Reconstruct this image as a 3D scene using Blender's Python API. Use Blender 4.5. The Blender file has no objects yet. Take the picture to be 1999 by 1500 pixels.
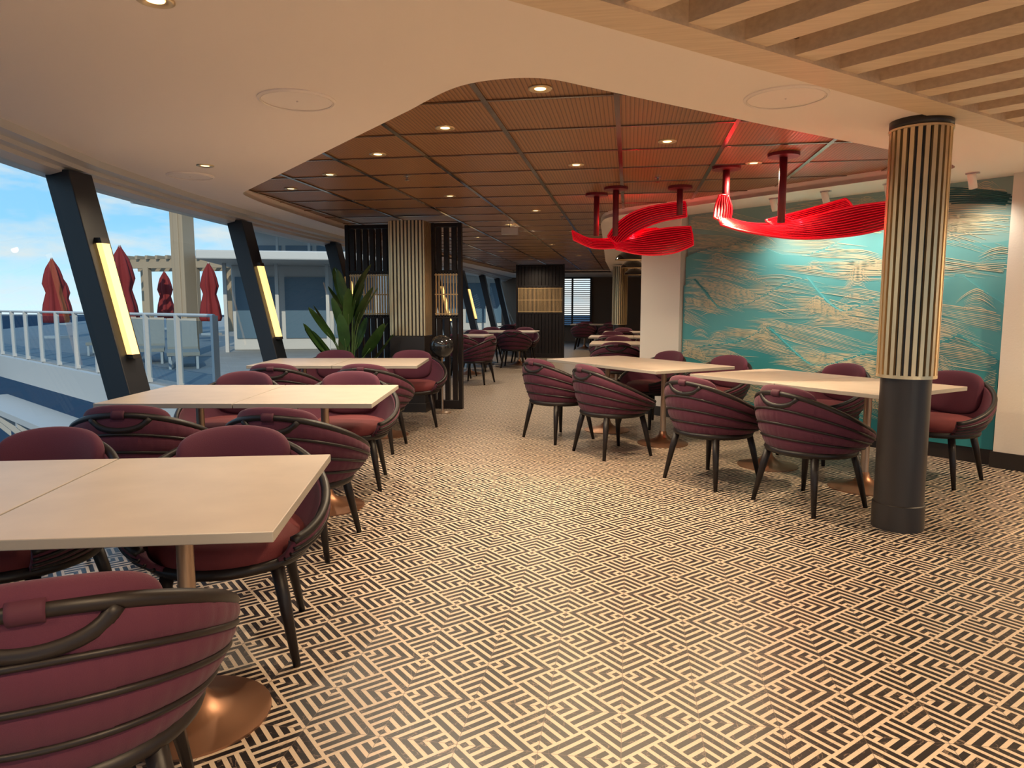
import bpy, bmesh, math, random
from mathutils import Vector, Matrix
random.seed(7)
C=bpy.context.collection
sc=bpy.context.scene
sc.view_settings.view_transform='Standard'
sc.view_settings.look='None'
sc.view_settings.exposure=1.42

# ------------------------------------------------------------------ materials
def mat(name,col,rough=.5,metal=0,spec=.5,emit=None,es=0,coat=0,bump=0,bscale=40,var=0):
    m=bpy.data.materials.new(name);m.use_nodes=True
    nt=m.node_tree;b=nt.nodes['Principled BSDF']
    b.inputs['Base Color'].default_value=(*col,1);b.inputs['Roughness'].default_value=rough
    b.inputs['Metallic'].default_value=metal;b.inputs['Specular IOR Level'].default_value=spec
    b.inputs['Coat Weight'].default_value=coat
    if emit: b.inputs['Emission Color'].default_value=(*emit,1);b.inputs['Emission Strength'].default_value=es
    if bump or var:
        tc=nt.nodes.new('ShaderNodeTexCoord');n=nt.nodes.new('ShaderNodeTexNoise');n.inputs['Scale'].default_value=bscale;n.inputs['Detail'].default_value=4
        nt.links.new(tc.outputs['Object'],n.inputs['Vector'])
        if bump:
            bp=nt.nodes.new('ShaderNodeBump');bp.inputs['Strength'].default_value=bump;bp.inputs['Distance'].default_value=.01
            nt.links.new(n.outputs['Fac'],bp.inputs['Height']);nt.links.new(bp.outputs[0],b.inputs['Normal'])
        if var:
            r=nt.nodes.new('ShaderNodeValToRGB');r.color_ramp.elements[0].position=.3;r.color_ramp.elements[1].position=.7
            r.color_ramp.elements[0].color=(*[c*(1-var) for c in col],1);r.color_ramp.elements[1].color=(*[min(1,c*(1+var)) for c in col],1)
            nt.links.new(n.outputs['Fac'],r.inputs[0]);nt.links.new(r.outputs[0],b.inputs['Base Color'])
    return m
class NT:
    def __init__(s,m): s.nt=m.node_tree;s.N=s.nt.nodes;s.L=s.nt.links
    def node(s,t,**k):
        n=s.N.new(t)
        for a,b in k.items(): setattr(n,a,b)
        return n
    def m(s,op,a,b=None,c=None):
        n=s.N.new('ShaderNodeMath');n.operation=op
        for i,v in enumerate((a,b,c)):
            if v is None: continue
            if isinstance(v,(int,float)): n.inputs[i].default_value=v
            else: s.L.new(v,n.inputs[i])
        return n.outputs[0]
    def mix(s,f,a,b):
        n=s.N.new('ShaderNodeMix');n.data_type='RGBA'
        if isinstance(f,(int,float)): n.inputs[0].default_value=f
        else: s.L.new(f,n.inputs[0])
        for i,v in ((6,a),(7,b)):
            if isinstance(v,tuple): n.inputs[i].default_value=(*v,1)
            else: s.L.new(v,n.inputs[i])
        return n.outputs[2]
M={}
M['white_ceiling']=mat('white_ceiling',(.95,.84,.74),.7)
M['cream']=mat('cream_wall',(.72,.67,.59),.8,bump=.1,bscale=60)
M['warm']=mat('warm_brown_wall',(.20,.125,.08),.6)
M['speaker']=mat('speaker_white',(.95,.85,.76),.6)
M['dark']=mat('dark_bronze',(.021,.016,.014),.4)
M['darkwood']=mat('dark_wood',(.010,.006,.0055),.45,spec=.35)
M['navy']=mat('mullion_navy',(.011,.014,.020),.4)
M['brass']=mat('brass',(.76,.59,.35),.32,metal=.8)
M['gilt']=mat('gilt_slats',(.50,.34,.17),.4,metal=.35)
M['bronze']=mat('bronze_base',(.31,.16,.095),.38,metal=.85)
M['pole']=mat('champagne_pole',(.40,.29,.21),.35,metal=.8)
M['table']=mat('table_top',(.42,.345,.285),.42,var=.06,bscale=6)
M['tedge']=mat('table_edge',(.31,.28,.24),.5)
M['header']=mat('header_grey',(.56,.54,.52),.35)
M['chrome']=mat('chrome',(.55,.55,.55),.12,metal=1)
M['blackdome']=mat('black_dome',(.02,.02,.02),.15,coat=.5)
M['seat']=mat('seat_raspberry',(.115,.015,.018),.85,bump=.15,bscale=300)
M['redrod']=mat('red_rod',(.16,.006,.014),.4)
M['glow']=mat('lamp_glow',(1,.8,.4),.5,emit=(1,.58,.18),es=.66)
M['glowW']=mat('down_glow',(1,.8,.5),.5,emit=(1,.62,.25),es=1.9)
M['white']=mat('white_paint',(.44,.45,.45),.5)
M['deck']=mat('deck_floor',(.25,.25,.24),.7,var=.1,bscale=2)
M['beige']=mat('beige_timber',(.30,.24,.17),.7)
M['umb']=mat('umbrella_red',(.17,.011,.013),.85)
M['bluegrey']=mat('blue_grey_panel',(.07,.13,.19),.3)
M['lounge']=mat('lounger_fabric',(.33,.30,.25),.9)
M['leaf']=mat('leaf',(.033,.08,.018),.4,var=.5,bscale=4)
M['stem']=mat('stem',(.065,.12,.03),.6)
M['soil']=mat('soil',(.03,.02,.015),.9)
M['sign']=mat('sign_white',(.6,.63,.6),.4)
m=mat('burgundy_fabric',(.070,.0088,.026),.85);M['fab']=m;k=NT(m)
tc=k.node('ShaderNodeTexCoord');n=k.node('ShaderNodeTexNoise');n.inputs['Scale'].default_value=350
k.L.new(tc.outputs['Object'],n.inputs['Vector'])
b=k.N['Principled BSDF'];bp=k.node('ShaderNodeBump');bp.inputs['Strength'].default_value=.25;bp.inputs['Distance'].default_value=.003
k.L.new(n.outputs['Fac'],bp.inputs['Height']);k.L.new(bp.outputs[0],b.inputs['Normal']);b.inputs['Sheen Weight'].default_value=.06
M['fabtrim']=mat('burgundy_cuff',(.055,.007,.02),.8)
def glassmat(name,tint,gl):
    m=bpy.data.materials.new(name);m.use_nodes=True;k=NT(m);k.N.clear()
    o=k.node('ShaderNodeOutputMaterial');t=k.node('ShaderNodeBsdfTransparent');t.inputs[0].default_value=(*tint,1)
    g=k.node('ShaderNodeBsdfGlossy');g.inputs['Roughness'].default_value=.02
    mx=k.node('ShaderNodeMixShader');mx.inputs[0].default_value=gl
    k.L.new(t.outputs[0],mx.inputs[1]);k.L.new(g.outputs[0],mx.inputs[2]);k.L.new(mx.outputs[0],o.inputs[0]);return m
M['glass']=glassmat('window_glass',(.86,.94,.97),.04)
M['railglass']=glassmat('rail_glass',(.52,.66,.78),.08)
# floor: mirrored (book-matched) diagonal weave tiles giving nested chevrons
m=mat('floor_tiles',(.8,.7,.6),.36,spec=.45);M['floor']=m;k=NT(m)
geo=k.node('ShaderNodeNewGeometry');sep=k.node('ShaderNodeSeparateXYZ');k.L.new(geo.outputs['Position'],sep.inputs[0])
x,y=sep.outputs[0],sep.outputs[1]
s=.184;T=s*math.sqrt(2)
xx=k.m('ADD',x,40*T);yy=k.m('ADD',y,40*T)
fx=k.m('PINGPONG',xx,T);fy=k.m('PINGPONG',yy,T)
u=k.m('ADD',k.m('DIVIDE',k.m('MULTIPLY',k.m('ADD',fx,fy),1/math.sqrt(2)),s),50)
v=k.m('ADD',k.m('DIVIDE',k.m('MULTIPLY',k.m('SUBTRACT',fy,fx),1/math.sqrt(2)),s),50)
fu,fv=k.m('FRACT',u),k.m('FRACT',v)
par=k.m('MODULO',k.m('ADD',k.m('FLOOR',u),k.m('FLOOR',v)),2)
par=k.m('GREATER_THAN',par,.5)
a=k.m('ADD',k.m('MULTIPLY',par,fu),k.m('MULTIPLY',k.m('SUBTRACT',1,par),fv))
bb=k.m('ADD',k.m('MULTIPLY',par,fv),k.m('MULTIPLY',k.m('SUBTRACT',1,par),fu))
bar=k.m('LESS_THAN',k.m('ABSOLUTE',k.m('SUBTRACT',k.m('FRACT',k.m('MULTIPLY',a,5)),.5)),.295)
cap=k.m('LESS_THAN',k.m('ABSOLUTE',k.m('SUBTRACT',bb,.5)),.472)
blk=k.m('MULTIPLY',bar,cap)
gx=k.m('GREATER_THAN',k.m('ABSOLUTE',k.m('SUBTRACT',fx,T/2)),T/2-.0014)
gy=k.m('GREATER_THAN',k.m('ABSOLUTE',k.m('SUBTRACT',fy,T/2)),T/2-.0014)
gr=k.m('MAXIMUM',gx,gy)
nz=k.node('ShaderNodeTexNoise');nz.inputs['Scale'].default_value=9;nz.inputs['Detail'].default_value=8;nz.inputs['Distortion'].default_value=1.5
k.L.new(geo.outputs['Position'],nz.inputs['Vector'])
vein=k.m('LESS_THAN',k.m('ABSOLUTE',k.m('SUBTRACT',nz.outputs['Fac'],.5)),.006)
cw=k.mix(k.m('MULTIPLY',vein,.35),(.50,.395,.295),(.27,.19,.14))
cb=k.mix(k.m('MULTIPLY',vein,.5),(.010,.007,.008),(.27,.19,.14))
c=k.mix(blk,cw,cb);c=k.mix(k.m('MULTIPLY',gr,.7),c,(.11,.08,.065))
k.L.new(c,k.N['Principled BSDF'].inputs['Base Color'])
# brown ribbed ceiling
m=mat('brown_ribbed',(.3,.1,.03),.36,spec=.4);M['brown']=m;k=NT(m)
geo=k.node('ShaderNodeNewGeometry');sep=k.node('ShaderNodeSeparateXYZ');k.L.new(geo.outputs['Position'],sep.inputs[0])
f=k.m('FRACT',k.m('MULTIPLY',k.m('ADD',sep.outputs[0],50),1/.026))
tri=k.m('ABSOLUTE',k.m('SUBTRACT',f,.5))
g=k.m('LESS_THAN',tri,.12)
c=k.mix(g,(.33,.155,.060),(.15,.065,.026))
k.L.new(c,k.N['Principled BSDF'].inputs['Base Color'])
bp=k.node('ShaderNodeBump');bp.inputs['Strength'].default_value=.3;bp.inputs['Distance'].default_value=.008
k.L.new(tri,bp.inputs['Height']);k.L.new(bp.outputs[0],k.N['Principled BSDF'].inputs['Normal'])
# oak
def oak(name,c1,c2):
    m=mat(name,(.6,.38,.2),.5);k=NT(m)
    tc=k.node('ShaderNodeTexCoord');mp=k.node('ShaderNodeMapping');mp.inputs['Rotation'].default_value=(0,0,math.radians(40.5));mp.inputs['Scale'].default_value=(1.2,22,22)
    n=k.node('ShaderNodeTexNoise');n.inputs['Scale'].default_value=2.5;n.inputs['Detail'].default_value=6
    k.L.new(tc.outputs['Object'],mp.inputs[0]);k.L.new(mp.outputs[0],n.inputs['Vector'])
    k.L.new(k.mix(n.outputs['Fac'],c1,c2),k.N['Principled BSDF'].inputs['Base Color']);return m
M['oak']=oak('oak',(.92,.74,.53),(.60,.43,.27))
M['oakback']=oak('oak_board',(.40,.29,.18),(.24,.165,.09))
def teal(name,a,bc):
    m=mat(name,a,.6);k=NT(m);tc=k.node('ShaderNodeTexCoord');n=k.node('ShaderNodeTexNoise');n.inputs['Scale'].default_value=1.1;n.inputs['Detail'].default_value=3
    k.L.new(tc.outputs['Object'],n.inputs['Vector'])
    sp=k.node('ShaderNodeSeparateXYZ');k.L.new(tc.outputs['Object'],sp.inputs[0])
    fz=k.m('ADD',k.m('MULTIPLY',sp.outputs[2],.40),k.m('MULTIPLY',k.m('SUBTRACT',n.outputs['Fac'],.5),1.0))
    r=k.node('ShaderNodeClamp');k.L.new(fz,r.inputs[0])
    k.L.new(k.mix(r.outputs[0],a,bc),k.N['Principled BSDF'].inputs['Base Color']);return m
M['teal0']=teal('teal_back',(.06,.31,.35),(.23,.37,.35))
M['teal1']=teal('teal_layer',(.03,.27,.31),(.14,.38,.39))
M['teal2']=teal('teal_layer_deep',(.01,.19,.22),(.09,.36,.38))
M['gold']=mat('gold_strokes',(.56,.53,.36),.5)
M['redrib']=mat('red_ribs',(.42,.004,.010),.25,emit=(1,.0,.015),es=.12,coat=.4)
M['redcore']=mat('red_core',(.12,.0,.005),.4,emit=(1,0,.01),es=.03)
M['sea']=mat('sea_water',(.02,.045,.08),.9,spec=.05,bump=1,bscale=.6)

# ------------------------------------------------------------------ helpers
def obj(name,me,parent=None,loc=(0,0,0)):
    o=bpy.data.objects.new(name,me);C.objects.link(o);o.location=loc
    if parent: o.parent=parent
    return o
def mesh(name,verts,faces,mats,parent=None,smooth=False,loc=(0,0,0),mi=None):
    me=bpy.data.meshes.new(name);me.from_pydata([tuple(v) for v in verts],[],faces)
    for mm in (mats if isinstance(mats,(list,tuple)) else [mats]): me.materials.append(M[mm] if isinstance(mm,str) else mm)
    if mi: 
        for p,i in zip(me.polygons,mi): p.material_index=i
    bm=bmesh.new();bm.from_mesh(me);bmesh.ops.recalc_face_normals(bm,faces=bm.faces);bm.to_mesh(me);bm.free()
    if smooth: me.polygons.foreach_set('use_smooth',[True]*len(me.polygons))
    return obj(name,me,parent,loc)
def tag(o,label,cat,group=None):
    o['label']=label;o['category']=cat
    if group: o['group']=group
    return o
def st(o): o['kind']='structure';return o
def empty(name,loc,rot=0):
    e=bpy.data.objects.new(name,None);e.empty_display_size=.1;C.objects.link(e);e.location=loc;e.rotation_euler=(0,0,rot);return e
BF=[(0,1,2,3),(4,5,6,7),(0,1,5,4),(1,2,6,5),(2,3,7,6),(3,0,4,7)]
class B:
    """mesh accumulator"""
    def __init__(s): s.v=[];s.f=[];s.mi=[]
    def add(s,v,f,mi=0):
        o=len(s.v);s.v+=[tuple(q) for q in v];s.f+=[tuple(i+o for i in q) for q in f];s.mi+=[mi]*len(f)
    def box(s,c,d,rot=0,mi=0,ax=None):
        hx,hy,hz=d[0]/2,d[1]/2,d[2]/2;cs,sn=math.cos(rot),math.sin(rot);v=[]
        for a in(-1,1):
            for b in(-1,1):
                for e in(-1,1):
                    x,y=a*hx,b*hy;v.append((c[0]+x*cs-y*sn,c[1]+x*sn+y*cs,c[2]+e*hz))
        s.add(v,[(0,1,3,2),(4,6,7,5),(0,4,5,1),(2,3,7,6),(0,2,6,4),(1,5,7,3)],mi)
    def lathe(s,prof,n=32,c=(0,0,0),mi=0,cap=True):
        v=[];f=[]
        for r,z in prof:
            for i in range(n):
                a=2*math.pi*i/n;v.append((c[0]+r*math.cos(a),c[1]+r*math.sin(a),c[2]+z))
        for j in range(len(prof)-1):
            for i in range(n):
                i2=(i+1)%n;f.append((j*n+i,j*n+i2,(j+1)*n+i2,(j+1)*n+i))
        if cap: f.append(tuple(range(n)));f.append(tuple((len(prof)-1)*n+i for i in range(n)))
        s.add(v,f,mi)
    def tube(s,pts,rad,n=8,closed=False,mi=0,flat=1):
        P=[Vector(p) for p in pts];m=len(P);v=[];f=[]
        R=rad if isinstance(rad,(list,tuple)) else [rad]*m
        up=Vector((0,0,1))
        for i,p in enumerate(P):
            if closed: t=P[(i+1)%m]-P[i-1]
            else: t=P[min(i+1,m-1)]-P[max(i-1,0)]
            t.normalize();a=t.cross(up)
            if a.length<1e-3: a=Vector((1,0,0))
            a.normalize();b=a.cross(t)
            for j in range(n):
                q=2*math.pi*j/n;v.append(p+a*math.cos(q)*R[i]+b*math.sin(q)*R[i]*flat)
        for i in range(m if closed else m-1):
            i2=(i+1)%m
            for j in range(n):
                j2=(j+1)%n;f.append((i*n+j,i*n+j2,i2*n+j2,i2*n+j))
        if not closed: f.append(tuple(range(n)));f.append(tuple((m-1)*n+j for j in range(n)))
        s.add(v,f,mi)
    def ext(s,poly,z0,z1,mi=0):
        n=len(poly);v=[(x,y,z0) for x,y in poly]+[(x,y,z1) for x,y in poly]
        s.add(v,[tuple(range(n)),tuple(range(n,2*n))]+[(i,(i+1)%n,(i+1)%n+n,i+n) for i in range(n)],mi)
    def mk(s,name,mats,parent=None,smooth=False,loc=(0,0,0)): return mesh(name,s.v,s.f,mats,parent,smooth,loc,s.mi)
def autosmooth(o,ang=40):
    o.data.polygons.foreach_set('use_smooth',[True]*len(o.data.polygons))
    bm=bmesh.new();bm.from_mesh(o.data)
    for e in bm.edges:
        if len(e.link_faces)==2 and e.calc_face_angle(0)>math.radians(ang): e.smooth=False
    bm.to_mesh(o.data);bm.free();return o
def bev(o,w=.004,seg=2):
    md=o.modifiers.new('b','BEVEL');md.width=w;md.segments=seg;md.limit_method='ANGLE';return o
def cr(P,n=8):
    P=[Vector(p) for p in P];out=[]
    for i in range(len(P)-1):
        p0=P[max(i-1,0)];p1=P[i];p2=P[i+1];p3=P[min(i+2,len(P)-1)]
        for j in range(n):
            t=j/n;out.append(.5*((2*p1)+(-p0+p2)*t+(2*p0-5*p1+4*p2-p3)*t*t+(-p0+3*p1-3*p2+p3)*t**3))
    out.append(P[-1]);return out
def flatholes(name,loops,z,th,m):
    cu=bpy.data.curves.new(name,'CURVE');cu.dimensions='2D';cu.fill_mode='BOTH';cu.extrude=th/2
    for l in loops:
        sp=cu.splines.new('POLY');sp.points.add(len(l)-1)
        for p,q in zip(sp.points,l): p.co=(q[0],q[1],0,1)
        sp.use_cyclic_u=True
    t=bpy.data.objects.new('t',cu);C.objects.link(t)
    dg=bpy.context.evaluated_depsgraph_get();me=bpy.data.meshes.new_from_object(t.evaluated_get(dg))
    bpy.data.objects.remove(t);me.materials.clear();me.materials.append(M[m])
    return obj(name,me,None,(0,0,z+th/2))
_trim=[0]
def trimname(): _trim[0]+=1;return 'trim_%d'%_trim[0]
PI=math.pi
ZC=2.5; ZB=2.58
# ------------------------------------------------------------------ window wall line
WL=[(-3,-2.35),(-1,-2.75),(1,-3.2),(2,-3.47),(3,-3.74),(4.14,-4.05),(4.9,-4.28),(6.4,-4.53),(8,-4.69),(9.5,-4.77),(11,-4.81),(14,-4.85),(28,-4.85)]
def X238(y):
    for (a,b),(c,d) in zip(WL,WL[1:]):
        if a<=y<=c: return b+(d-b)*(y-a)/(c-a)
    return WL[-1][1]
def XG(y,z): return X238(y)+(2.38-z)*.24
MY=[-3,-.5,2.0,4.9,8,11,14,17,20,23,25.7,28]
# ------------------------------------------------------------------ floor
fl=[(XG(y,0)-.02,y) for y in [-3,-1,1,2,3,4.14,4.9,6.4,8,9.5,11,14,28.2]]
b=B();b.ext(fl+[(8,28.2),(8,-3)],-.1,0);st(b.mk('floor','floor'))
# ------------------------------------------------------------------ ceilings
edge=[(XG(y,2.5)+.27,y) for y in [-3,-1,1,2,3,4.14,4.9,6.4,8,9.5,11,14,28.2]]
outer=edge+[(8,28.2),(8,-3)]
def cr2(P,n): return [(p.x,p.y) for p in cr([(a_,b_,0) for a_,b_ in P],n)]
opening=cr2([(-1.24,4.01),(-.95,3.70),(-.76,3.58),(-.55,3.55),(-.39,3.60),(-.22,3.75),(.04,3.99)],5)+[(.82,4.70),(1.82,5.57),(2.30,6.02)]+cr2([(2.41,6.12),(2.54,6.3),(2.54,6.45),(2.4,6.6)],4)+[(.63,8.28)]+cr2([(.2,8.66),(-.11,8.93),(-.32,9.3),(-.4,9.9)],4)+[(-.5,14),(-.6,18),(-.6,24)]+[(-3.9,24),(-4.2,18),(-4.2,14),(-4.15,11.5)]+cr2([(-4.1,10.0),(-4.02,8.6),(-3.93,7.4),(-3.82,6.75),(-3.7,6.54)],4)
bd=Vector((.741,.672)).normalized();sd=Vector((.76,-.65)).normalized()
A=Vector((-1.16,2.0));Bp=A+bd*6.0
wood=[tuple(A),tuple(Bp),tuple(Bp+sd*4.2),tuple(A+sd*4.2)]
st(flatholes('ceiling',[outer,opening,wood],ZC,.04,'white_ceiling'))
b=B();b.ext(outer,ZB+.18,ZB+.25);o=b.mk('ceiling','dark');st(o)
rect=[(-4.4,3.3),(2.9,3.3),(2.9,9.2),(.1,9.6),(.1,25),(-4.4,25)]
b=B();b.ext(rect,ZB+.001,ZB+.05);st(b.mk('ceiling','brown'))
b=B()
n=len(opening)
for i in range(n):
    p,q=opening[i],opening[(i+1)%n]
    b.add([(p[0],p[1],ZC+.001),(q[0],q[1],ZC+.001),(q[0],q[1],ZB),(p[0],p[1],ZB)],[(0,1,2,3)])
st(b.mk(trimname(),'white_ceiling'))
b=B()
for i in range(-5,4):
    X=-.09+.755*i
    y1=25 if X<0 else 9.2
    b.box((X,(3.4+y1)/2,ZB-.004),(.032,y1-3.4,.012))
for j in range(30):
    Y=3.45+.72*j
    x1=2.8 if Y<9 else .05
    b.box(((-4.3+x1)/2,Y,ZB-.003),(x1+4.3,.020,.01))
st(b.mk(trimname(),mat('grid_metal',(.34,.28,.24),.18,metal=1)))
# wood slat ceiling (boards with dark reveals above deep fins)
b=B()
rot=math.atan2(sd.y,sd.x)
rb=math.atan2(bd.y,bd.x)
for j in range(9):
    p=A+bd*3.0+sd*(.24+.48*j);b.box((p.x,p.y,2.725),(6.0,.41,.03),rb,1)
mid=A+bd*3.0+sd*.09;b.box((mid.x,mid.y,ZC+.045),(6.0,.18,.11),rb)
for i in range(18):
    p=A+bd*(.06+.335*i)+sd*2.15
    b.box((p.x,p.y,2.605),(4.05,.14,.20),rot)
st(b.mk('ceiling',['oak','oakback']))
# header trim above glass
b=B()
ys=[-3+.5*i for i in range(63)]
def strip(b,f0,f1,mi=0):
    v=[];f=[]
    for y_ in ys: v+=[f0(y_),f1(y_)]
    for i in range(len(ys)-1): f.append((2*i,2*i+1,2*i+3,2*i+2))
    b.add(v,f,mi)
pf=[(.29,2.502),(.27,2.455),(.17,2.45),(.165,2.42),(.10,2.415),(.095,2.385),(.0,2.36),(-.1,2.36),(-.1,2.80),(.35,2.80)]
for (a0,z0),(a1,z1) in zip(pf,pf[1:]):
    strip(b,lambda y_:(XG(y_,2.42)+a0,y_,z0),lambda y_:(XG(y_,2.42)+a1,y_,z1))
st(b.mk(trimname(),'header'))
b=B()
strip(b,lambda y_:(XG(y_,.1)+.1,y_,0.001),lambda y_:(XG(y_,.1)+.1,y_,.12))
strip(b,lambda y_:(XG(y_,.1)+.1,y_,.12),lambda y_:(XG(y_,.1)-.03,y_,.12))
st(b.mk(trimname(),'dark'))
for i in range(len(MY)-1):
    y0,y1=MY[i],MY[i+1];k_=8;v=[];f=[]
    for j in range(k_+1):
        y_=y0+(y1-y0)*j/k_;v+=[(XG(y_,.1),y_,.1),(XG(y_,2.4),y_,2.4)]
    for j in range(k_): f.append((2*j,2*j+1,2*j+3,2*j+2))
    st(mesh('window_%d'%(i+1),v,f,'glass'))
for y_ in MY[1:-1]:
    b=B();v=[]
    for z in (.0,2.4):
        x0=XG(y_,z)
        for dx,dy in ((.0,-.15),(.18,-.12),(.18,.12),(.0,.15)): v.append((x0+dx,y_+dy,z+.001))
    b.add(v,BF);st(bev(b.mk(trimname(),'navy'),.006))
for y_ in MY[3:9]:
    e=empty('wall_lamp',(XG(y_,1.45)+.18,y_,1.45))
    tag(e,'warm glowing vertical wall lamp on a leaning window post','wall lamp','wall lamps on the window posts')
    def sl(z,dx,dy): return (-.24*z+dx,dy,z)
    def lean(z0,z1,w,d0,d1,m_,nm):
        v=[sl(z,dx,dy) for z in(z0,z1) for dx,dy in((d0,-w),(d1,-w),(d1,w),(d0,w))]
        return mesh(nm,v,BF,m_,e)
    lean(-.42,.42,.042,.005,.05,'glow','lamp_diffuser')
    lean(.42,.46,.045,0,.053,'dark','lamp_cap');lean(-.45,-.42,.045,0,.053,'dark','lamp_cap')

# ------------------------------------------------------------------ walls / mural
e_=Vector((.744,-.668)).normalized();nn=Vector((-.668,-.744)).normalized()
A1=Vector((.66,9.13))+e_*.07
rotm=math.atan2(e_.y,e_.x)
def W(a,o_): p=A1+e_*a+nn*o_;return (p.x,p.y)
LM=3.40
b=B();b.ext([W(-.66,-.03),W(LM+3,-.03),W(LM+3,-.25),W(-.66,-.25)],0,ZC);st(b.mk('wall_mural','cream'))
b=B();b.ext([W(-.64,.13),W(-.02,.13),W(-.02,-.03),W(-.64,-.03)],0,ZC);st(b.mk('wall_pier','cream'))
b=B();b.ext([W(LM+.02,.16),W(LM+3,.16),W(LM+3,-.03),W(LM+.02,-.03)],0,ZC);st(b.mk('wall_pier_end','cream'))
b=B();b.ext([W(LM+.0,.175),W(LM+3,.175),W(LM+3,.155),W(LM+.0,.155)],0,.14);st(b.mk('baseboard_pier_end','dark'))
b=B();b.ext([W(-.01,.09),W(LM+.01,.09),W(LM+.01,-.02),W(-.01,-.02)],0,.14);st(b.mk('baseboard_mural','dark'))
b=B();b.ext([W(-.655,.145),W(-.01,.145),W(-.01,.13),W(-.655,.13)],0,.12);st(b.mk('baseboard_pier','dark'))
b=B();b.box((4.1,18.8,1.25),(.2,18.8,2.5));st(b.mk('wall_east','warm'))
b=B();b.ext([W(-.64,-.25),W(-.4,-.25),(4.1,9.6),(4.1,9.8)],0,ZC);st(b.mk('wall_return','cream'))
mu=empty('wall_mural_artwork',(*W(0,0),0.14),rotm)
tag(mu,'teal layered relief mural of waves with gold brush strokes','wall art')
HM=ZC-.14
def prism(name,poly,y0,y1,m_,par):
    n=len(poly);v=[(x_,y0,z_) for x_,z_ in poly]+[(x_,y1,z_) for x_,z_ in poly]
    return mesh(name,v,[tuple(range(n)),tuple(range(n,2*n))]+[(i,(i+1)%n,(i+1)%n+n,i+n) for i in range(n)],m_,par)
prism('mural_board',[(0,0),(LM,0),(LM,HM),(0,HM)],0,-.02,'teal0',mu)
def saw(x): # broad hill then steep drop, like a breaking crest
    x=x%1.0;return x/.72 if x<.72 else (1-x)/.28
tops=[lambda x:1.80+.22*saw(x/1.7+.25)**1.4+.03*math.sin(x*7),
      lambda x:1.22+.34*saw(x/1.45+.62)**1.3+.03*math.sin(x*6),
      lambda x:.66+.34*saw(x/1.9+.1)**1.3+.03*math.sin(x*6.1)]
TH=.030
for i,tf in enumerate(tops):
    xs=[LM*j/120 for j in range(121)]
    prism('relief_layer',[(x_,tf(x_)) for x_ in xs]+[(LM,0),(0,0)],-.02-TH*i,-.02-TH*(i+1)-.0005*i,['teal1','teal1','teal2'][i],mu)
b=B()
for i in range(8):
    pts=[(2.70+.03*i+.85*t, -.024, 2.33-.022*i-.16*math.sin(t*1.5)*(t)) for t in [j/12 for j in range(13)] if 2.70+.03*i+.85*t<LM]
    b.tube(pts,.007,5)
b.mk('dark_swirl_relief',mat('dark_teal_swirl',(.02,.11,.12),.6),mu,True)
b=B()
def lay(x_,z_):
    c_=0
    for tf in tops:
        if z_<tf(x_): c_+=1
    return c_
rnd=random.Random(5)
for g in range(135):
    gx=rnd.uniform(-.1,LM+.1);gz=rnd.uniform(.05,2.25)
    if gz<.5 and rnd.random()<.4: continue
    hump=rnd.random()<.18
    L_=rnd.choice((.3,.4)) if hump else rnd.choice((.8,1.0,1.2,1.5))
    L_*=rnd.uniform(.85,1.15)
    amp=rnd.uniform(.05,.10) if hump else rnd.uniform(-.04,.10);tilt=0 if hump else rnd.uniform(-.26,.02);nk=rnd.randint(6,12)
    for q in range(nk):
        l0=-L_/2*rnd.uniform(.4,1);l1=L_/2*rnd.uniform(.4,1);th=rnd.uniform(.0010,.0046)
        pts=[]
        for j in range(21):
            t=l0+(l1-l0)*j/20;x_=gx+t
            z_=gz+q*.016*(1-.5*abs(t)/L_)+amp*(math.cos(t/L_*3.1)-.3)+tilt*t
            pts.append((x_,z_,th*math.sin(math.pi*(j+.6)/21.2)))
        for (x0,z0,t0),(x1,z1,t1) in zip(pts,pts[1:]):
            if x0<.01 or x1>LM-.01 or min(z0,z1)<.03 or max(z0,z1)>HM-.02: continue
            la,lb=lay(x0,z0),lay(x1,z1)
            if la!=lb: continue
            ya=-.0225-TH*la-.003
            b.add([(x0,ya,z0-t0),(x1,ya,z1-t1),(x1,ya,z1+t1),(x0,ya,z0+t0)],[(0,1,2,3)])
b.mk('gold_brush_strokes','gold',mu)
for X,Y in ((2.8,6.6),(2.3,7.05),(1.85,7.4),(1.45,7.8)):
    e=empty('track_spotlight',(X,Y,ZC));tag(e,'small white cylindrical spotlight under the ceiling facing the mural','spotlight','white mural spotlights')
    b=B();b.tube([(0,0,0),(0,0,-.05)],.012,8);b.box((0,0,-.006),(.1,.03,.012),rotm);b.mk('mount','white',e)
    b=B();d=Vector((.668*.5,.744*.5,-1)).normalized()
    p=Vector((0,0,-.06));b.tube([p-d*.05,p+d*.07],.032,14);b.mk('spot_head','speaker',e,True)
    l=bpy.data.lights.new('mural_spot','SPOT');l.energy=9 if X>2.5 else 15;l.color=(1,.90,.74);l.spot_size=math.radians(125);l.spot_blend=1;l.shadow_soft_size=.04
    lo=obj('spot_beam',l,e,tuple(p+d*.09));lo.rotation_euler=Vector((.34,.38,-1.3)).to_track_quat('-Z','Y').to_euler()

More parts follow.
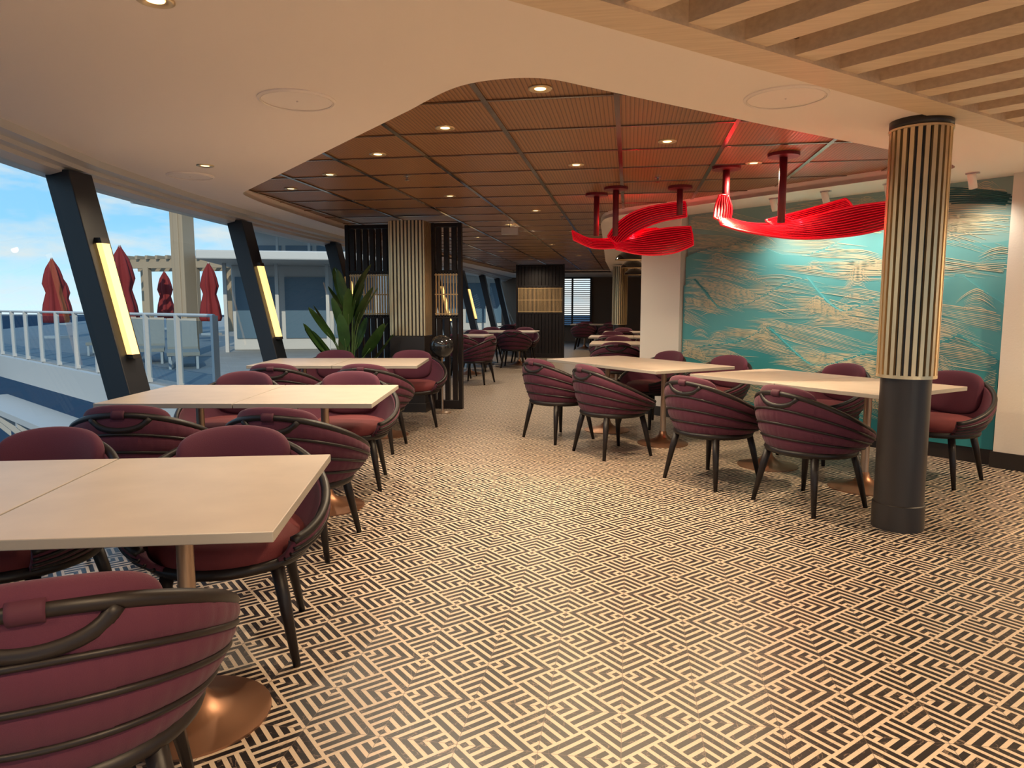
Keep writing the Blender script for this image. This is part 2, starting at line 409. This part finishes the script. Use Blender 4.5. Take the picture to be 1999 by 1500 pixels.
# end wall with louvres
b=B();b.box((-4.72,28.1,1.25),(.6,.2,2.5));b.box((1.3,28.1,1.25),(5.6,.2,2.5));b.box((-2.9,28.1,.3),(2.9,.2,.6));st(b.mk('wall_end','warm'))
b=B()
b.box((-2.9,27.95,.62),(2.9,.08,.06));b.box((-2.9,27.95,2.47),(2.9,.08,.06))
for i in range(5): b.box((-4.35+.72*i,27.95,1.55),(.07,.08,1.85))
for i in range(22): b.box((-2.9,27.95,.7+.08*i),(2.9,.05,.03))
tag(b.mk('louvre_shutter','dark'),'dark horizontal louvre shutters across a window at the end wall','shutter')
def ribcol(name,label,x_,y_,r,z0,z1,nrib,rl):
    e=empty(name,(x_,y_,0));tag(e,label,'column')
    b=B();b.lathe([(rl+.008,0),(rl+.008,.16),(rl,.165),(rl,z0)],40);autosmooth(b.mk('column_shaft','dark',e))
    b=B();b.lathe([(r-.018,z0),(r-.018,z1)],48,mi=1)
    for i in range(nrib):
        a=2*math.pi*i/nrib;w=math.pi*r/nrib*1.15
        b.box((math.cos(a)*(r-.012),math.sin(a)*(r-.012),(z0+z1)/2),(.03,w,z1-z0-.01),a,0)
    b.mk('fluted_cladding',['brass','dark'],e)
    b=B();b.lathe([(r-.02,z1-.012),(r+.010,z1-.012),(r+.010,z1+.0),(r-.02,z1+.0)],48);b.mk('brass_collar','brass',e)
    b=B();b.lathe([(rl,z0-.012),(r+.004,z0-.012),(r+.004,z0+.008),(rl,z0+.008)],48);b.mk('brass_collar','brass',e)
    return e
ribcol('fluted_column','round column with brass and black fluted upper part and dark shaft',1.71,4.74,.165,.97,2.45,26,.143)
b=B();b.lathe([(.172,2.452),(.172,2.5)],40);st(b.mk(trimname(),'dark',None,True,(1.71,4.74,0)))
ribcol('fluted_column','slim round fluted column beside the far dining tables',-.25,19.5,.2,.9,2.45,24,.17)
for X,Y,Z in ((.0,10.9,2.08),(.05,13.2,2.08),(.1,15.5,2.05)):
    e=empty('pendant_lamp',(X,Y,Z));tag(e,'dark dome pendant lamp with brass lining hanging from the ceiling','pendant lamp','dome pendant lamps')
    b=B();b.lathe([(.02,.14),(.12,.12),(.2,.05),(.22,0)],28,cap=False);autosmooth(b.mk('lamp_shade','blackdome',e))
    b=B();b.lathe([(.01,.12),(.11,.105),(.19,.04),(.215,0.002)],28,cap=False);autosmooth(b.mk('shade_lining','brass',e))
    b=B();b.lathe([(.0,.02),(.05,.035),(.06,.06),(.04,.09)],16);b.mk('bulb','glowW',e,True)
    b=B();b.tube([(0,0,.13),(0,0,2.5-Z)],.006,6);b.mk('cord','dark',e)

# ------------------------------------------------------------------ screens
def screen(name,label,x_,y_,w,h,midz=(1.25,1.85),back=False):
    e=empty(name,(x_,y_,0));tag(e,label,'room divider')
    b=B();t=.05
    b.box((-w/2+t/2,0,h/2),(t,.09,h));b.box((w/2-t/2,0,h/2),(t,.09,h))
    for z in (.06,h-.03,midz[0],midz[1]): b.box((0,0,z),(w-2*t,.08,.05 if z>.1 else .12))
    bev(b.mk('frame','darkwood',e),.004)
    iw=w-2*t;nf=max(3,round(iw/.092))
    for nm,za,zb in (('upper_slats',midz[1],h-.06),('lower_slats',.12,midz[0])):
        b=B()
        for i in range(nf):
            X=-iw/2+iw*(i+.5)/nf;b.box((X,0,(za+zb)/2),(.062 if not back else .075,.07,zb-za))
        b.mk(nm,'darkwood',e)
    if back: b=B();b.box((0,.03,h/2),(iw,.02,h-.1));b.mk('back_panel','dark',e)
    b=B();ng=int(iw/.036)
    for i in range(ng):
        X=-iw/2+iw*(i+.5)/ng;b.box((X,-.03,(midz[0]+midz[1])/2),(.016,.02,midz[1]-midz[0]))
    for z in (midz[0]+.04,(midz[0]+midz[1])/2,midz[1]-.04): b.box((0,-.03,z),(iw,.018,.016))
    b.mk('brass_lattice','gilt',e);return e
screen('slatted_screen','dark slatted room divider with brass lattice beside the potted plant',-3.52,9.40,.66,2.495)
screen('slatted_screen','narrow dark slatted divider with brass lattice beside the bucket stand',-2.42,9.36,.42,2.495)
screen('slatted_screen','wide dark slatted divider with brass lattice between dining areas',-2.35,19.0,1.3,2.495,(1.2,1.9),True)
e=empty('square_column',(-2.86,9.18,0));tag(e,'square column with brass fluted upper part and black base','column')
b=B();b.box((0,0,.5),(.47,.44,.999));b.box((0,0,.06),(.5,.47,.12));bev(b.mk('column_base','dark',e),.005)
b=B();b.box((0,0,1.75),(.44,.41,1.49),mi=1)
for i in range(9):
    X=-.22+.44*(i+.5)/9
    for s_ in(-1,1): b.box((X,s_*.215,1.75),(.028,.02,1.48))
    for s_ in(-1,1): b.box((s_*.23,X*.93,1.75),(.02,.028,1.48))
b.mk('fluted_cladding',['brass','dark'],e)
e=empty('bucket_stand',(-2.40,8.98,0));tag(e,'black dome bucket on slender brass stand with round foot','champagne bucket')
b=B();b.lathe([(.12,0),(.12,.012),(.02,.03),(.014,.06),(.012,.70),(.03,.73)],24);autosmooth(b.mk('stand','pole',e))
b=B();b.lathe([(.02,.72),(.10,.75),(.15,.83),(.155,.90),(.14,.95),(.10,.99),(.03,1.02)],28);autosmooth(b.mk('bucket','blackdome',e))

# ------------------------------------------------------------------ plant
e=empty('potted_plant',(-3.50,8.55,0));tag(e,'tall green bird-of-paradise plant in a dark round planter','potted plant')
b=B();b.lathe([(.14,0),(.17,.02),(.2,.5),(.19,.5),(.18,.46)],28);autosmooth(b.mk('planter','dark',e))
b=B();b.lathe([(.0,.44),(.182,.45)],24,cap=False);b.mk('soil','soil',e)
bs=B();bl=B();rnd=random.Random(11)
for i in range(28):
    a=2*math.pi*i*.382+rnd.uniform(-.3,.3);inner=i<9
    sp=rnd.uniform(.22,.50) if not inner else rnd.uniform(.05,.25)
    H=rnd.uniform(.70,1.30) if not inner else rnd.uniform(1.3,1.6)
    d=Vector((math.cos(a),math.sin(a)*.4,0));p0=Vector((d.x*.05,d.y*.05,.44));p1=Vector((d.x*sp*.4,d.y*sp*.4,H*.8));tip=Vector((d.x*(sp+.16),d.y*(sp+.16),H+.32))
    mid_=Vector((d.x*sp*.8,d.y*sp*.8,H+.02))
    pts=cr([p0,p1,mid_,tip],6);bs.tube(pts[:13],[.010-.0004*j for j in range(13)],6)
    side=d.cross(Vector((0,0,1))).normalized();side=(side+Vector((rnd.uniform(-.8,.8),rnd.uniform(-.3,.3),rnd.uniform(-.2,.2)))).normalized()
    seg=pts[8:];m_=len(seg);v=[]
    for j,p in enumerate(seg):
        w=.08*math.sin(math.pi*min(1,(j+.15)/(m_-1+.15)))**.7
        v+=[p-side*w+Vector((0,0,.02)),p,p+side*w+Vector((0,0,.02))]
    f=[]
    for j in range(m_-1): f+=[(3*j,3*j+1,3*j+4,3*j+3),(3*j+1,3*j+2,3*j+5,3*j+4)]
    bl.add(v,f)
bs.mk('stems','stem',e,True);bl.mk('leaves','leaf',e,True)

# ------------------------------------------------------------------ tables
def table(x_,y_,rot,w=.86,d=1.04,label='light stone-look rectangular dining table on a bronze pedestal',group='dining tables'):
    e=empty('dining_table',(x_,y_,0),rot);tag(e,label,'table',group)
    b=B();b.box((0,0,.785),(w-.004,d,.03));o=b.mk('table_top',['table','tedge'],e)
    for p in o.data.polygons:
        if abs(p.normal.z)<.5: p.material_index=1
    bev(o,.003)
    b=B();b.lathe([(.032,.03),(.03,.1),(.027,.72),(.04,.765),(.05,.77)],20,cap=False);autosmooth(b.mk('pole','pole',e))
    b=B();b.lathe([(.255,0),(.255,.008),(.22,.016),(.14,.03),(.08,.055),(.045,.09),(.033,.13)],36);autosmooth(b.mk('pedestal_base','bronze',e),60)
    return e
a1=math.radians(15);a2=math.radians(9.3);a3=math.atan2(-.761,.649)
u1=Vector((math.cos(a1),math.sin(a1)))
for p,r,w,d in [((-1.45,2.09),a1,.82,1.0),((-1.45-.822*u1.x,2.09-.822*u1.y),a1,.82,1.0)]: table(*p,r,w,d)
u2=Vector((math.cos(a2),math.sin(a2)))
for cx_,cy_ in ((-2.06,4.58),(-2.6,7.31)):
    for s_ in(0,1): table(cx_-.862*u2.x*s_,cy_-.862*u2.y*s_,a2)
u3=Vector((.649,-.761))
for cx_,cy_ in ((.07,7.65),(1.52,6.08)):
    for s_ in(-.5,.5): table(cx_+.902*u3.x*s_,cy_+.902*u3.y*s_,a3,.9,1.04)
far=[(-3.25,14.3,0,1),(-3.0,16.7,0,2),(-2.95,21.2,0,2),(.25,11.7,-.0,2),(.1,14.2,0,2),(.3,16.7,0,2),(-1.0,23.5,0,2)]
chairs=[]
for x_,y_,r,nn_ in far:
    for q in range(nn_):
        X=x_+(.862*(q-.5) if nn_==2 else 0);table(X,y_,r)
        chairs+=[(X,y_-.72,0),(X,y_+.72,math.pi)]
chairs+=[(-2.72,12.55,PI*.45)]

# ------------------------------------------------------------------ chair
def chair_proto():
    e=empty('dining_chair',(0,0,0))
    TE=math.radians(138);NB=4
    def w(t): return (1+math.cos(t*math.pi/TE))/2
    def zr(t): return .485+.285*w(t)**.75
    def dip(t): 
        q=abs(t)/math.radians(23)
        return .075*(1-q**2)**.6 if q<1 else 0
    rb_=.275
    zb=.385
    def rr(t): return .392-.03*w(t)
    def R(t,s): return rb_+(rr(t)-rb_)*math.sin(min(1,s)*math.pi/2)**.8
    def P(t,r,z): return (r*math.sin(t),-r*math.cos(t)*.98,z)
    nT=180;ns=25
    verts=[];faces=[];prof=ns*2
    for i in range(nT+1):
        t=-TE+2*TE*i/nT;zt=zr(t)-dip(t);tot=zr(t)-zb
        for j in range(ns):
            s=j/(ns-1);z=zb+(zt-zb)*s;sa=(z-zb)/tot
            pz=abs(math.sin(sa*NB*math.pi))**.5*min(1,tot/.15)
            puff=.012*pz-.0034*(1-abs(math.sin(t*21)))**3*pz
            verts.append(P(t,R(t,sa)+puff-.008,z))
        for j in range(ns):
            s=1-j/(ns-1);z=zb+(zt-zb)*s;sa=(z-zb)/tot
            verts.append(P(t,R(t,sa)-.04,z))
    for i in range(nT):
        for j in range(prof):
            j2=(j+1)%prof;faces.append((i*prof+j,i*prof+j2,(i+1)*prof+j2,(i+1)*prof+j))
    faces.append(tuple(range(prof)));faces.append(tuple(nT*prof+j for j in range(prof)))
    mesh('backrest',verts,faces,'fab',e,True)
    b=B()
    for k_ in range(1,NB):
        s=k_/NB;pts=[]
        for i in range(61):
            t=-TE+2*TE*i/60;tot=zr(t)-zb;z=zb+tot*s;z=min(z,zr(t)-dip(t))
            pts.append(P(t,R(t,(z-zb)/tot)-.001,z))
        b.tube(pts,.0085,6)
    pts=[]
    for i in range(61):
        t=-TE+2*TE*i/60;pts.append(P(t,R(t,1)-.015,zr(t)+.004))
    b.tube(pts,.018,8)
    pts=[];T0=math.radians(24)
    for i in range(25):
        t=-T0+2*T0*i/24;z=zr(t)-dip(t)-.002;pts.append(P(t,R(t,(z-zb)/(zr(t)-zb))-.012,z))
    b.tube(pts,.019,8)
    b.tube([P(2*math.pi*i/48,.275,.385) for i in range(48)],.024,8,True)
    b.mk('wooden_frame','darkwood',e,True)
    b=B()
    ts=[math.radians(-5+10*i/6) for i in range(7)];b.tube([P(t,R(t,1)-.015,zr(t)+.004) for t in ts],.025,10);b.mk('handle_cuff','fabtrim',e,True)
    b=B();b.lathe([(0.0,.375),(.25,.375),(.272,.39),(.285,.42),(.285,.45),(.27,.475),(.22,.492),(.0,.50)],40,cap=False)
    autosmooth(b.mk('seat','seat',e),80)
    v=[];f=[];nu,nv=28,14
    for i in range(nu+1):
        a=-math.pi/2+math.pi*i/nu
        for j in range(nv*2):
            q=2*math.pi*j/(nv*2)
            hh=.17*max(0.0,math.cos(a))**.45
            tt=math.sin(a)*math.radians(44)
            z=.655+hh*math.copysign(abs(math.sin(q))**.75,math.sin(q))
            thick=.042*max(0.0,math.cos(a))**.4*math.copysign(abs(math.cos(q))**.8,math.cos(q))
            lean_=(z-.5)*.12
            v.append(P(tt,.288+lean_+thick,z))
    n2=nv*2
    for i in range(nu):
        for j in range(n2): f.append((i*n2+j,i*n2+(j+1)%n2,(i+1)*n2+(j+1)%n2,(i+1)*n2+j))
    mesh('back_cushion',v,f,'fab',e,True)
    for sx in(-1,1):
        for sy in(-1,1):
            b=B();b.tube([(sx*.185,sy*.185,.385),(sx*.21,sy*.21,.25),(sx*.25,sy*.25,0.0)],[.026,.024,.014],10);b.mk('leg','darkwood',e,True)
    return e
proto=chair_proto()
def place(src,x_,y_,r,first):
    if first: d=src
    else:
        d=src.copy();C.objects.link(d)
        for ch in src.children:
            c_=ch.copy();C.objects.link(c_);c_.parent=d
    d.location=(x_,y_,0);d.rotation_euler=(0,0,r);d.scale=(1.05,1.05,1.05)
    tag(d,'burgundy channel-backed barrel dining chair with red seat and dark wooden hoops','chair','burgundy barrel dining chairs')
    return d
near=[(-1.34,1.44,a1+.34),(-2.22,1.22,a1),(-1.60,2.60,a1+PI+.15),(-2.43,2.42,a1+PI-.1),
 (-1.88,3.80,a2-.12),(-2.80,3.74,a2+.1),(-2.16,5.22,a2+PI+.1),(-3.05,5.06,a2+PI-.05),
 (-2.46,6.58,a2-.1),(-3.34,6.48,a2),(-2.50,8.02,a2+PI+.15),(-3.45,7.85,a2+PI)]
near+=[(-.72,7.42,a3+.1),(-.14,6.72,a3-.08),(.28,8.44,a3+PI),(.90,7.76,a3+PI+.1),(.68,5.80,a3+.05),(1.28,5.20,a3-.06),(1.77,6.84,a3+PI-.1),(2.46,6.14,a3+PI+.1)]
allc=near+chairs
for i,(x_,y_,r) in enumerate(allc): 
    if i>0: place(proto,x_,y_,r,False)
place(proto,*allc[0],True)

# ------------------------------------------------------------------ ceiling fittings
def disc(name,label,cat,x_,y_,z,r,m_,grp):
    e=empty(name,(x_,y_,z));tag(e,label,cat,grp)
    b=B();b.lathe([(r,0),(r,-.006),(r-.012,-.012),(r-.016,-.006)],48);b.mk('grille',m_,e,False)
    b=B();b.tube([((r-.02)*math.cos(t),(r-.02)*math.sin(t),-.010) for t in [2*PI*i/48 for i in range(48)]],.003,6,True);b.lathe([(.006,-.008),(.004,-.014)],10);b.mk('rim',m_,e,True)
for X,Y,r in ((-1.78,3.72,.205),(.80,4.09,.215),(-3.70,5.67,.19),(-2.9,1.4,.2)): disc('ceiling_speaker','round white flush speaker in the white ceiling','speaker',X,Y,ZC,r,'speaker','round ceiling speakers')
downs=[(-.50,4.0),(-1.23,4.75),(.25,5.39),(-1.96,5.47),(-2.69,6.23),(-3.40,6.9),(-.46,6.14),(-1.93,7.63),(1.0,6.3),(-1.17,8.95),(-1.74,10.42),(-.9,11.5),(-2.6,12.2),(-1.5,13.9),(-2.8,15.5),(-1.2,17),(-2.5,18.2),(-1.5,20.5),(-3,22.5)]
def down(x_,y_,z,en,soft=.03,col=(1,.80,.55)):
    e=empty('ceiling_downlight',(x_,y_,z));tag(e,'small round recessed downlight glowing warm yellow','downlight','recessed ceiling downlights')
    b=B();b.lathe([(.066,0),(.066,-.006),(.055,-.009),(.034,.0)],28,cap=False);b.mk('trim_ring','brass',e,True)
    b=B();b.lathe([(.0,-.003),(.032,-.003)],20,cap=False);b.mk('lens','glowW',e)
    l=bpy.data.lights.new('down','SPOT');l.energy=en;l.color=col;l.spot_size=math.radians(155);l.spot_blend=.95;l.shadow_soft_size=soft
    obj('light_beam',l,e,(0,0,-.015))
for x_,y_ in downs: down(x_,y_,ZB-.001,48 if y_>8 else (78 if x_>-1.8 else 34),.03,(1,.76,.48) if x_>-1 else (1,.82,.6))
for x_,y_ in ((-3.32,5.29),(-1.71,2.46)): down(x_,y_,ZC,30)
for x_,y_ in ((.7,.6),(2.6,.4),(.8,13.5),(.6,18),(1,22),(3.9,5.0),(-1.4,-.6),(2.0,-1.6)): down(x_,y_,2.5,(165 if x_>0 else 80) if y_<10 else 55,.05,(1,.72,.43))  # unseen extra downlights, added as warm fill outside the camera view
for X,Y in ((-2.02,6.4),(.24,6.85),(-.9,9.6)):
    e=empty('ceiling_sprinkler',(X,Y,ZB));tag(e,'tiny chrome fire sprinkler under the brown ceiling','sprinkler','fire sprinklers')
    b=B();b.lathe([(.03,0),(.03,-.008),(.01,-.01),(.01,-.035),(.022,-.04),(.022,-.044)],14);b.mk('head','chrome',e)
e=empty('ceiling_sign',(-1.72,10.3,2.5));tag(e,'small blank white sign box hanging under the brown ceiling','sign')
b=B();b.box((0,0,-.03),(.24,.05,.1));bev(b.mk('sign_panel','sign',e));b=B();b.tube([(0,0,.02),(0,0,.08)],.006,6);b.mk('sign_hanger','dark',e)

# ------------------------------------------------------------------ red pendants
rv=Vector((math.cos(math.radians(9.31)),math.sin(math.radians(9.31)),0));dv=Vector((-rv.y,rv.x,0))
def sculpture(cx_,cy_,cz,bands,rods,label):
    e=empty('red_wave_pendant',(cx_,cy_,cz));tag(e,label,'pendant sculpture','red wave pendants')
    for up,lo,nr in bands:
        U=cr([rv*a+Vector((0,0,z))+dv*d for a,z,d in up],8);L=cr([rv*a+Vector((0,0,z))+dv*d for a,z,d in lo],8)
        b=B();m_=len(U)
        def S(i,t): return U[i].lerp(L[i],t)-dv*math.sin(t*PI)*.12*(U[i]-L[i]).length
        for q in range(nr):
            t=q/(nr-1)
            b.tube([S(i,t) for i in range(m_)],.0042 if 0<q<nr-1 else .010,6)
        for i in (0,m_-1): b.tube([S(i,t/6) for t in range(7)],.009,6)
        v=[];f=[]
        for i in range(m_):
            for q in range(7): v.append(S(i,q/6)+dv*.006)
        for i in range(m_-1):
            for q in range(6): f.append((i*7+q,i*7+q+1,i*7+8+q,i*7+7+q))
        b.add(v,f,1)
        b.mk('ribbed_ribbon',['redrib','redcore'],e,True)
    for X,Y,zb_ in rods:
        b=B();b.tube([(X-cx_,Y-cy_,zb_-cz),(X-cx_,Y-cy_,ZB-cz)],.030,12);b.mk('rod','redrod',e,True)
        b=B();b.lathe([(.12,ZB-cz),(.12,ZB-cz-.025),(.03,ZB-cz-.03)],28,(X-cx_,Y-cy_,0));b.mk('ceiling_plate','redrod',e)
    l=bpy.data.lights.new('red_glow','POINT');l.energy=4.5;l.color=(1,.02,.03);l.shadow_soft_size=.03
    obj('inner_light',l,e,(0,.14,-.04))
def px(P_,ox,oy,sc_,ds): return [((x_-ox)*sc_,(oy-y_)*sc_,d) for (x_,y_),d in zip(P_,ds)]
s2=.00433
b2=[ (px([(1394,418),(1455,436),(1530,436),(1600,420),(1665,406),(1730,398)],1560,427,s2,[.1,.15,.2,.15,.1,.05]), px([(1398,444),(1450,460),(1540,472),(1640,466),(1700,454),(1736,440)],1560,427,s2,[0,-.06,-.08,-.06,-.03,0]),12),
 (px([(1500,430),(1570,412),(1620,398),(1656,388)],1560,427,s2,[.2,.25,.25,.2]), px([(1515,446),(1585,434),(1640,418),(1672,406)],1560,427,s2,[.15,.2,.22,.2]),8),
 (px([(1402,384),(1394,405),(1386,430)],1560,427,s2,[.12,.1,.02]), px([(1420,384),(1426,412),(1420,444)],1560,427,s2,[.15,.12,.1]),7)]
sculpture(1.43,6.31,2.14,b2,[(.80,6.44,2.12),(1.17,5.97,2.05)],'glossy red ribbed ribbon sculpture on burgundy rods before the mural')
s1=.0054
b1=[ (px([(1196,472),(1235,462),(1270,452),(1310,447),(1345,446)],1230,450,s1,[.1,.15,.15,.1,.05]), px([(1200,490),(1235,499),(1270,502),(1312,497),(1349,482)],1230,450,s1,[0,-.06,-.08,-.06,0]),12),
 (px([(1186,464),(1204,440),(1234,418),(1275,405),(1336,397)],1230,450,s1,[.1,.14,.16,.14,.12]), px([(1208,484),(1228,464),(1260,446),(1294,434),(1340,426)],1230,450,s1,[.05,.1,.12,.12,.12]),9),
 (px([(1116,454),(1150,468),(1192,468)],1230,450,s1,[.05,.1,.15]), px([(1118,472),(1156,488),(1202,488)],1230,450,s1,[0,-.02,0]),7),
 (px([(1230,462),(1256,450),(1285,446)],1230,450,s1,[.2,.2,.2]), px([(1230,474),(1262,468),(1304,458)],1230,450,s1,[.15,.15,.15]),6)]
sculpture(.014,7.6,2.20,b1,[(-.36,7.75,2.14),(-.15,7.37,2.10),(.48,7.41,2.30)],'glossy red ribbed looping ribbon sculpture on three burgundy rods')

# ------------------------------------------------------------------ exterior
b=B();b.box((-400,300,-14.5),(1600,1600,1));o=b.mk('sea','sea');o['kind']='stuff';o['label']='dark blue sea surface reaching to the horizon';o['category']='sea'
R0=Vector((-16.2,16.2));R1=Vector((-5.75,9.2));rd=(R1-R0).normalized();rn=Vector((rd.y,-rd.x))
if rn.y>0: rn=-rn
def RP(t,o_): p=R0+rd*t+rn*o_;return (p.x,p.y)
LR=(R1-R0).length
b=B();b.ext([RP(-14,.15),RP(LR+.3,.15),(-5.4,27.5),(-5.6,60),(-60,80)],-.42,.12);tag(b.mk('ship_deck',['white']),'white outer ship deck slab beyond the windows','deck')
b=B();b.ext([RP(-14,0),RP(LR,0),(-5.6,27.4),(-5.8,59),(-60,79)],.12,.14);tag(b.mk('deck_planking',['deck']),'pale planked floor covering of the outer ship deck','decking')
e=empty('deck_shelf',(0,0,0));tag(e,'white hull shelf with angled brackets below the outer deck','ship structure')
b=B();b.ext([RP(1.2,.2),RP(LR-3.5,.2),RP(LR-4,1.0),RP(1.2,1.0)],-.92,-.8);b.mk('shelf_plate','white',e)
for i in range(4):
    t=1.6+1.9*i;p=Vector(RP(t,.3));q=Vector(RP(t,.95))
    b=B();b.add([(p.x,p.y,-.92),(q.x,q.y,-.92),(q.x,q.y,-1.05),(p.x,p.y,-1.8),(p.x+rd.x*.15,p.y+rd.y*.15,-.92),(q.x+rd.x*.15,q.y+rd.y*.15,-.92),(q.x+rd.x*.15,q.y+rd.y*.15,-1.05),(p.x+rd.x*.15,p.y+rd.y*.15,-1.8)],BF);b.mk('bracket','white',e)
b=B();b.ext([(-6.6,7.6),(-8.6,9.2),(-6.4,10.6),(-5.1,8.4)],-1.75,-1.6);tag(b.mk('hull_ledge','white'),'pale blue-white hull ledge just outside the windows','ship structure')
e=empty('deck_railing',(0,0,0));tag(e,'white-posted deck railing with blue-tinted glass panels','railing')
N=10
for i in range(-6,N+1):
    p=RP(LR*i/N,0);b=B();b.box((p[0],p[1],.7),(.08,.08,1.12),math.atan2(rd.y,rd.x));b.mk('post','white',e)
    if i<N:
        q=RP(LR*(i+1)/N,0);a=Vector(p)+rd*.08;c_=Vector(q)-rd*.08
        mesh('glass_panel',[(a.x,a.y,.22),(c_.x,c_.y,.22),(c_.x,c_.y,1.18),(a.x,a.y,1.18)],[(0,1,2,3)],'railglass',e)
p,q=RP(-LR*6/N,0),RP(LR,0);b=B();b.tube([(*p,1.26),(*q,1.26)],.025,8);b.mk('top_rail','white',e)
for X,Y in ((-15.4,19.8),(-22,24.5),(-24.3,34.5),(-17.7,28.1),(-22.7,46.9),(-37,42),(-12.5,56)):
    e=empty('closed_umbrella',(X,Y,.14));tag(e,'closed red parasol on a pole on the outer deck','umbrella','closed red deck parasols')
    b=B();b.tube([(0,0,0),(0,0,3.1)],.035,8);b.box((0,0,.05),(.6,.6,.1));b.mk('pole','white',e)
    pr=[(.34,.60),(.38,.75),(.31,1.3),(.22,1.75),(.30,2.1),(.24,2.45),(.18,2.7),(.05,3.0),(.02,3.1)]
    v=[];f=[];n=36
    for r,z in pr:
        for i in range(n):
            a=2*PI*i/n;k_=r*(1+.30*math.cos(a*6+z*.8));v.append((k_*math.cos(a),k_*math.sin(a),z))
    for j in range(len(pr)-1):
        for i in range(n): f.append((j*n+i,j*n+(i+1)%n,(j+1)*n+(i+1)%n,(j+1)*n+i))
    f.append(tuple(range(n)));mesh('folded_canopy',v,f,'umb',e,True)
for i,(X,Y) in enumerate(((-12.1,15.4),(-10.6,14.4),(-13.6,16.6),(-9.1,13.4))):
    e=empty('sun_lounger',(X,Y,.14),.6);tag(e,'beige sun lounger with raised back on the outer deck','lounger','deck sun loungers')
    b=B();b.box((0,0,.3),(.6,1.3,.07));b.mk('seat_pad','lounge',e)
    b=B();v=[(sx,.65+dy,.3+dz+t) for sx in(-.3,.3) for dy,dz in((0,0),(.55,.6)) for t in(0,.08)]
    b.add(v,[(0,1,3,2),(4,6,7,5),(0,4,5,1),(2,3,7,6),(0,2,6,4),(1,5,7,3)]);b.mk('back_pad','lounge',e)
    for sx in(-.25,.25):
        for sy in(-.6,.6): b=B();b.box((sx,sy,.135),(.05,.05,.27));b.mk('leg','white',e)
e=empty('pergola',(-20.5,31,.14));tag(e,'beige timber pergola over the outer deck','pergola')
for X in(-3.4,-1.2,1.2,3.4):
    for Y in(-1.4,1.4): b=B();b.box((X,Y,1.5),(.26,.26,3.0));b.mk('post','beige',e)
b=B()
for Y in(-1.4,1.4): b.box((0,Y,3.15),(7.4,.2,.4))
for i in range(15): b.box((-3.5+.5*i,0,3.43),(.12,3.4,.16))
b.mk('roof_beams','beige',e)
e=empty('canopy_tower',(-11,16.4,.141));tag(e,'beige-white tower post carrying a cantilevered canopy roof','ship structure')
b=B();b.box((0,0,1.9),(.34,.5,3.8));b.box((0,.0,1.9),(.14,.56,3.8));bev(b.mk('tower_post','beige',e),.02)
b=B();b.box((.1,.3,3.94),(1.9,1.6,.28));b.box((-1.3,1.6,4.2),(1.5,1.5,.5));bev(b.mk('canopy_roof','white',e),.03)
def house(x_,y_,w,d,h,label,rot=.5):
    e=empty('deckhouse',(x_,y_,.141),rot);tag(e,label,'deckhouse')
    b=B();b.box((0,0,h/2),(w,d,h));b.box((0,-d/2-.5,h+.1),(w+.6,d+1.8,.22));bev(b.mk('house_body','white',e),.03)
    b=B()
    nw=max(2,int(w/1.2))
    for i in range(nw): b.box((-w/2+w*(i+.5)/nw,-d/2-.02,h*.5),(w/nw*.85,.06,h*.72))
    b.mk('window_panels','bluegrey',e)
    b=B()
    for i in range(nw+1): b.box((-w/2+w*i/nw,-d/2-.9,h/2),(.09,.09,h))
    b.mk('awning_posts','white',e)
house(-9.6,20.5,4.0,2.6,2.4,'white deckhouse with awning and blue glass panels',.35)
house(-13.2,30,5.0,4.5,4.3,'large white upper superstructure block of the ship',.2)
house(-8.6,38,5,4,2.8,'white cabin with awning and blue windows on the deck',.1)
house(-14,64,12,5,3.6,'long white superstructure with blue windows on the deck',.1)

# ------------------------------------------------------------------ world
w=bpy.data.worlds.new('World');sc.world=w;w.use_nodes=True;k=NT(w);k.N.clear()
o=k.node('ShaderNodeOutputWorld');bg=k.node('ShaderNodeBackground')
tc=k.node('ShaderNodeTexCoord');sp=k.node('ShaderNodeSeparateXYZ');k.L.new(tc.outputs['Generated'],sp.inputs[0])
rp=k.node('ShaderNodeValToRGB');k.L.new(sp.outputs[2],rp.inputs[0])
el=rp.color_ramp.elements;el[0].position=0;el[0].color=(.36,.48,.54,1);el[1].position=.35;el[1].color=(.09,.25,.45,1)
e2=el.new(.1);e2.color=(.16,.34,.48,1)
mp=k.node('ShaderNodeMapping');mp.inputs['Scale'].default_value=(3,3,11);k.L.new(tc.outputs['Generated'],mp.inputs[0])
n=k.node('ShaderNodeTexNoise');n.inputs['Scale'].default_value=2.2;n.inputs['Detail'].default_value=7;n.inputs['Roughness'].default_value=.6;k.L.new(mp.outputs[0],n.inputs['Vector'])
cl=k.node('ShaderNodeValToRGB');cl.color_ramp.elements[0].position=.43;cl.color_ramp.elements[1].position=.64;k.L.new(n.outputs['Fac'],cl.inputs[0])
k.L.new(k.mix(k.m('MULTIPLY',cl.outputs[0],.8),rp.outputs[0],(.42,.41,.385)),bg.inputs[0]);bg.inputs[1].default_value=.85
k.L.new(bg.outputs[0],o.inputs[0])
l=bpy.data.lights.new('sun','SUN');l.energy=1.2;l.color=(1,.85,.65);l.angle=.01
s_=obj('sun_light',l,None,(-20,-10,20));s_.rotation_euler=Vector((-.35,.8,-.42)).to_track_quat('-Z','Y').to_euler()

# ------------------------------------------------------------------ camera
cd=bpy.data.cameras.new('camera');cd.sensor_width=36;cd.lens=24.96;cd.clip_end=3000
co=bpy.data.objects.new('camera',cd);C.objects.link(co);co.location=(0,0,1.4)
co.rotation_euler=(math.radians(90)-math.atan(153/1386),0,math.radians(9.31));sc.camera=co
